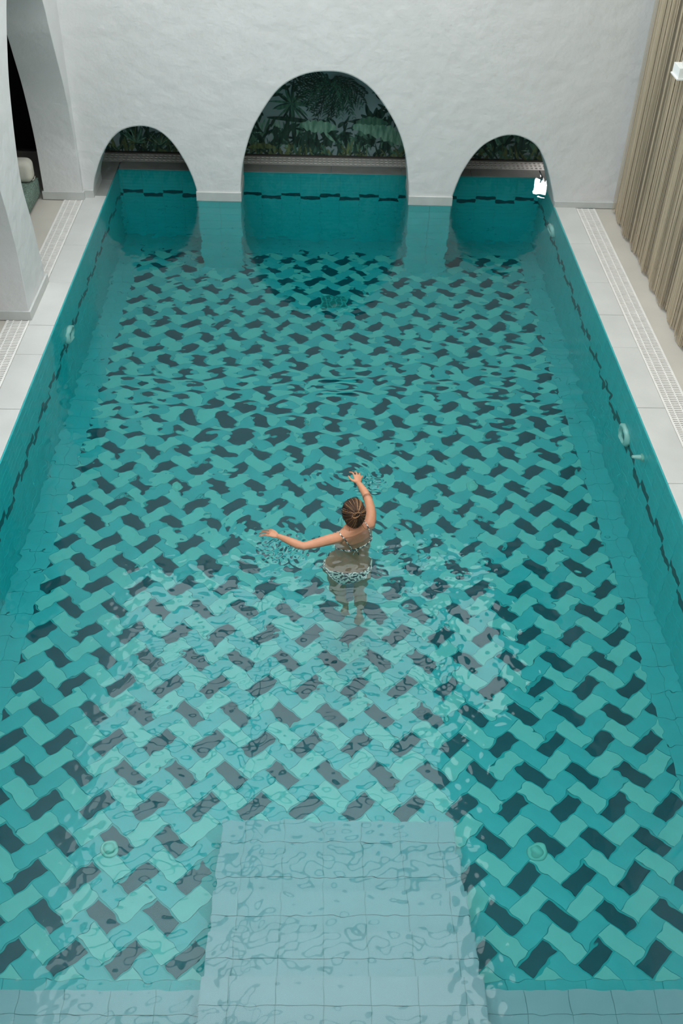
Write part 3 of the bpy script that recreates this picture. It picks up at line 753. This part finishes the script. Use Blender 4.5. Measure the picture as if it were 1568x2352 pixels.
# right hand
def slab_hand(a, b, side, w0, w1, th):
    a = PW(a); b = PW(b); s_ = Vector(side).normalized(); d = (b-a).normalized(); nrm = d.cross(s_).normalized()
    rings = []
    for t, k in ((-.15,.55),(0,.9),(.3,1),(.7,1),(1,.95),(1.12,.6)):
        c = a+(b-a)*t; wd = (w0+(w1-w0)*min(1, max(0, t)))*k; h = th*k
        rings.append([c+s_*wd*math.cos(2*math.pi*i/16)+nrm*h*math.sin(2*math.pi*i/16) for i in range(16)])
    B.loft(rings)
slab_hand((2.787,6.100,.013), (2.780,6.170,.024), (1,.15,-.12), .023, .037, .0135)
def finger(P, r0=.0088, r1=.0066):
    n = len(P); limb([(*p, r0+(r1-r0)*i/(n-1)) for i, p in enumerate(P)])
finger([(2.757,6.158,.026),(2.750,6.190,.030),(2.738,6.214,.027),(2.720,6.228,.018)])
finger([(2.774,6.165,.026),(2.774,6.202,.028),(2.768,6.228,.018),(2.757,6.243,.004)])
finger([(2.791,6.163,.022),(2.797,6.197,.022),(2.796,6.222,.010),(2.788,6.236,-.004)])
finger([(2.806,6.152,.016),(2.818,6.178,.014),(2.820,6.198,.004),(2.815,6.212,-.008)], .0080, .006)
finger([(2.770,6.112,.012),(2.742,6.128,.016),(2.722,6.148,.018),(2.712,6.176,.018)], .0110, .0078)
# left hand
slab_hand((2.195,5.488,-.002), (2.135,5.517,.0), (.43,.9,0), .022, .036, .013)
finger([(2.144,5.548,-.008),(2.112,5.562,-.012),(2.088,5.566,-.020),(2.070,5.564,-.030)])
finger([(2.134,5.530,-.006),(2.098,5.540,-.010),(2.072,5.542,-.020),(2.054,5.540,-.032)])
finger([(2.126,5.512,-.008),(2.092,5.518,-.014),(2.068,5.518,-.024),(2.052,5.515,-.036)])
finger([(2.122,5.494,-.002),(2.096,5.500,-.003),(2.078,5.500,-.010),(2.064,5.497,-.018)], .0080, .006)
finger([(2.184,5.508,-.002),(2.170,5.534,-.002),(2.150,5.556,-.004),(2.130,5.568,-.008)], .0110, .0078)
# head (local frame: r right, f face, u up)
HC = Vector((2.733, 5.615, .118)); HF = Vector((-.16, .96, -.24)).normalized(); HR_ = HF.cross(Vector((0, 0, 1))).normalized(); HU = HR_.cross(HF).normalized()
def H(r, f, u): return PW(HC+HR_*r+HF*f+HU*u)
def hax(a, b, c): return [HR_*a, HF*b, HU*c]
B.ellipsoid(H(0, -.012, .018), hax(.073, .092, .088), n=32, k=20)
B.ellipsoid(H(0, .030, -.035), hax(.058, .056, .075), n=28, k=18)          # face and jaw
B.ellipsoid(H(0, .062, -.088), hax(.024, .022, .018))                      # chin
B.tube([H(0, .086, .012), H(0, .100, -.018), H(0, .104, -.030)], [.006, .010, .011], 10, rounded=True)  # nose
for s_ in (-1, 1):
    B.ellipsoid(H(s_*.030, .074, .020), hax(.020, .010, .007)); B.ellipsoid(H(s_*.036, .066, -.025), hax(.020, .016, .016))
    B.ellipsoid(H(s_*.074, -.004, -.012), [HR_*.006+HF*.004*s_, HF*.018, HU*.031])
    B.ellipsoid(H(s_*.013, .086, -.056), hax(.015, .008, .005))
B.ellipsoid(H(0, .084, -.066), hax(.020, .008, .006))
bo = B.build('body', SKIN, pe, True)
rm = bo.modifiers.new('remesh', 'REMESH'); rm.mode = 'VOXEL'; rm.voxel_size = .0036; rm.use_smooth_shade = True
sm_ = bo.modifiers.new('smooth', 'SMOOTH'); sm_.factor = .6; sm_.iterations = 5
EYE = mat('eye_white', (.8, .8, .78), .2); IRIS = mat('brown_iris', (.08, .04, .02), .2)
for s_ in (-1, 1):
    eo = MB().ellipsoid(H(s_*.030, .070, .005), hax(.013, .013, .011), n=16, k=10).build('eye', EYE, pe, True)
    MB().ellipsoid(H(s_*.030, .0815, .005), hax(.0055, .003, .0055), n=12, k=8).build('iris', IRIS, eo, True)
# hair: cap, strands drawn to the knot, looped bun
HD = [mat('hair_dark_brown', (.028, .014, .009), .6, .3, noise=.4, nscale=60), mat('hair_brown', (.085, .040, .020), .55, .3, noise=.3, nscale=60), mat('hair_gold', (.36, .18, .08), .5, .3)]
hc = MB(); n, k = 40, 26; EC = (0, -.014, .016); EA = (.086, .106, .102)
def cap_pt(d, off=0): 
    d = Vector(d).normalized(); low = max(0, -d.z)
    # hair falls fuller to the nape at the back
    return H(EC[0]+d.x*(EA[0]+off)*(1-.10*low), EC[1]+d.y*(EA[1]+off), EC[2]+d.z*(EA[2]+off+(.018*low if d.y < .2 else 0)))
vid = {}
for j in range(k+1):
    for i in range(n):
        th = math.pi*j/k; ph = 2*math.pi*i/n
        d = Vector((math.sin(th)*math.cos(ph), math.sin(th)*math.sin(ph), math.cos(th)))
        vid[(j, i)] = len(hc.v); hc.v.append(tuple(cap_pt(d, .001*math.sin(i*2.1)+.0012*math.sin(j*1.7+i*3.3))))
def keep(d): return not (d.y > .30 and d.z < .55-.2*(1-d.y)) and not (d.z < -.80 and d.y > -.4) and not (d.z < -.25 and d.y > .0)
for j in range(k):
    for i in range(n):
        th = math.pi*(j+.5)/k; ph = 2*math.pi*(i+.5)/n
        d = Vector((math.sin(th)*math.cos(ph), math.sin(th)*math.sin(ph), math.cos(th)))
        if keep(d):
            i2 = (i+1) % n; hc.f.append((vid[(j,i)], vid[(j,i2)], vid[(j+1,i2)], vid[(j+1,i)])); hc.m.append(0)
hair = hc.build('hair', HD[0], pe, True); hair['label'] = 'brown hair tied back in a low knot'
sd = hair.modifiers.new('s', 'SOLIDIFY'); sd.thickness = .006
KN = Vector((.06, -.86, .30)).normalized()      # knot direction on the cap
ws = MB()
for q in range(300):
    a = R.uniform(0, 2*math.pi); e1 = KN.orthogonal().normalized(); e2 = KN.cross(e1)
    span = R.uniform(1.25, 1.95)
    end = KN*math.cos(span)+(e1*math.cos(a)+e2*math.sin(a))*math.sin(span)
    if not keep(end*1.0): span *= .78; end = KN*math.cos(span)+(e1*math.cos(a)+e2*math.sin(a))*math.sin(span)
    if not keep(end): continue
    P = []; bow = R.uniform(-.12, .12); off = R.uniform(.0005, .004)
    for t in np.linspace(0, 1, 9):
        aa = a+bow*math.sin(math.pi*t); s0 = span*(1-t)+.10*t
        d = KN*math.cos(s0)+(e1*math.cos(aa)+e2*math.sin(aa))*math.sin(s0)
        P.append(cap_pt(d, off+.004*t*t))
    ws.tube(P, [.0008]+[.0019]*7+[.0014], 5, R.choice([0, 0, 1, 1, 1, 2]))
o = ws.build('hair_strands', HD, pe, True, fix=False); o['kind'] = 'stuff'
KP = cap_pt(KN, .004); KR = HR_; bn = MB()
V_ = (HU*.95-HF*.30).normalized()
outd = (-HF*.86+HU*.35).normalized()
for q in range(46):   # loops of hair folded over the tie
    r1 = R.uniform(.020, .034); r2 = R.uniform(.013, .022); lift = R.uniform(.004, .020); tilt = R.uniform(-.35, .35)
    sdv = (HR_*math.cos(.55+tilt)+V_*math.sin(.55+tilt)); vdv = outd.cross(sdv).normalized()
    P = []
    for t in np.linspace(0, 2*math.pi*.92, 16):
        P.append(KP+outd*(lift+.006*math.sin(t*2+q))+sdv*(math.cos(t)*r1-.010)+vdv*math.sin(t)*r2-V_*.006)
    bn.tube(P, .0024, 5, R.choice([0, 1, 1, 2, 2]))
bun = bn.build('bun', HD, pe, True, fix=False); bun['label'] = 'looped knot of lighter hair'
tie = MB().tube([KP+outd*.012+(HR_*math.cos(t)+V_*math.sin(t))*.013+HR_*.012 for t in np.linspace(0, 2*math.pi, 14)], .003, 6).build('hair_tie', DARKWOOD, pe, True)
lw = MB()   # loose wisps on the neck and by the ear
for s0, d1, d2 in (((-.079,.0,-.02), (-.088,.004,-.05), (-.090,.0,-.095)), ((-.078,-.03,-.03), (-.086,-.03,-.06), (-.082,-.03,-.10)), ((-.045,-.075,-.08), (-.045,-.072,-.105), (-.035,-.062,-.135)), ((.05,-.075,-.06), (.062,-.085,-.08), (.07,-.095,-.085))):
    lw.tube([H(*p) for p in catmull([s0, d1, d2], 5)], .0011, 5)
lw.build('loose_hair', HD[0], pe, True)['kind'] = 'stuff'
# bikini
def patmat(name):
    m, nt, b = newmat(name); tc = nt.nodes.new('ShaderNodeTexCoord'); n_ = nt.nodes.new('ShaderNodeTexNoise'); n_.inputs['Scale'].default_value = 55; n_.inputs['Detail'].default_value = 1
    cr = nt.nodes.new('ShaderNodeValToRGB'); cr.color_ramp.interpolation = 'CONSTANT'
    cr.color_ramp.elements[0].color = (.03, .06, .07, 1); cr.color_ramp.elements[1].position = .49; cr.color_ramp.elements[1].color = (.75, .74, .66, 1)
    nt.links.new(tc.outputs['Object'], n_.inputs[0]); nt.links.new(n_.outputs['Fac'], cr.inputs[0]); nt.links.new(cr.outputs[0], b.inputs['Base Color']); b.inputs['Roughness'].default_value = .8
    return m
BIK = patmat('patterned_swim_fabric')
def hoop(name, zc, hh, off, tilt=0, lab=None):
    rings = []
    for i in range(48):
        a = 360*i/48; z = zc+tilt*math.cos(math.radians(a))
        pa, pb = torso_pt(z-hh, a, off), torso_pt(z+hh, a, off); pc, pd = torso_pt(z+hh, a, off-.008), torso_pt(z-hh, a, off-.008)
        rings.append([pa, pb, pc, pd])
    rings.append(rings[0]); o = MB().loft(rings, caps=False).build(name, BIK, pe); return o
hoop('bikini_band', -.155, .006, .007)
kn = MB()
kp = torso_pt(-.155, 262, .012)
kn.ellipsoid(kp, [(.011,0,0),(0,.008,0),(0,0,.008)]); kn.tube([kp, kp+Vector((-.012,-.010,-.03)), kp+Vector((-.02,-.012,-.07))], .003, 6); kn.tube([kp, kp+Vector((.014,-.010,-.03)), kp+Vector((.018,-.012,-.06))], .003, 6)
kn.build('band_knot', BIK, pe, True)
def shoulder_pt(x, y, z): return PW((x, y, z))
def fitted(P):
    return [PW(p) for p in catmull(P, 6)]
sl_ = MB().tube(fitted([(2.640,5.565,-.03),(2.632,5.525,.022),(2.640,5.490,.024),(2.668,5.470,.0),(2.695,5.452,-.05),(2.716,5.446,-.105),(2.728,5.452,-.155)]), .0042, 8).build('strap', BIK, pe, True)
sr_ = MB().tube(fitted([(2.795,5.675,-.03),(2.812,5.640,.022),(2.835,5.605,.020),(2.850,5.585,-.005),(2.862,5.560,-.06),(2.862,5.550,-.110),(2.850,5.548,-.155)]), .0042, 8).build('strap', BIK, pe, True)
for a in (60, 120):  # cups at the front
    c = torso_pt(-.14, a, .012); f = Vector((-.56, .83, 0)); r = Vector((.83, .56, 0))
    MB().ellipsoid(c, [r*.058, f*.035, Vector((0,0,.052))]).build('bikini_cup', BIK, pe, True)
bt = MB(); rings = []
for z in (-.64, -.61, -.56, -.51, -.475):
    rr = []
    for i in range(40):
        a = 360*i/40; t = math.radians(a); side = abs(math.cos(t)); zz = z if z > -.53 else max(z, -.49-.16*(1-side**1.5))
        p_ = torso_pt(zz, a, .009); gl_ = 0
        if math.sin(t) < 0 and zz < -.51:
            gl_ = .032*math.exp(-((zz+.60)/.07)**2)*max(0, -math.sin(t))
        rr.append(p_+Vector((0, -gl_, 0)))
    rings.append(rr)
bt.loft(rings, caps=False); o = bt.build('bikini_bottom', BIK, pe, True); mo = o.modifiers.new('s', 'SOLIDIFY'); mo.thickness = .005
TIE = mat('thin_hair_band', (.12, .05, .04), .6)
P1 = []; 
for t in np.linspace(0, 2*math.pi, 20): P1.append(PW((2.852+.035*math.cos(t), 5.93+.006*math.cos(t), .002+.036*math.sin(t))))
MB().tube(P1, .0016, 6).build('bracelet', TIE, pe, True); MB().tube([p+Vector((.0, .014, 0)) for p in P1], .0012, 6).build('bracelet', TIE, pe, True)
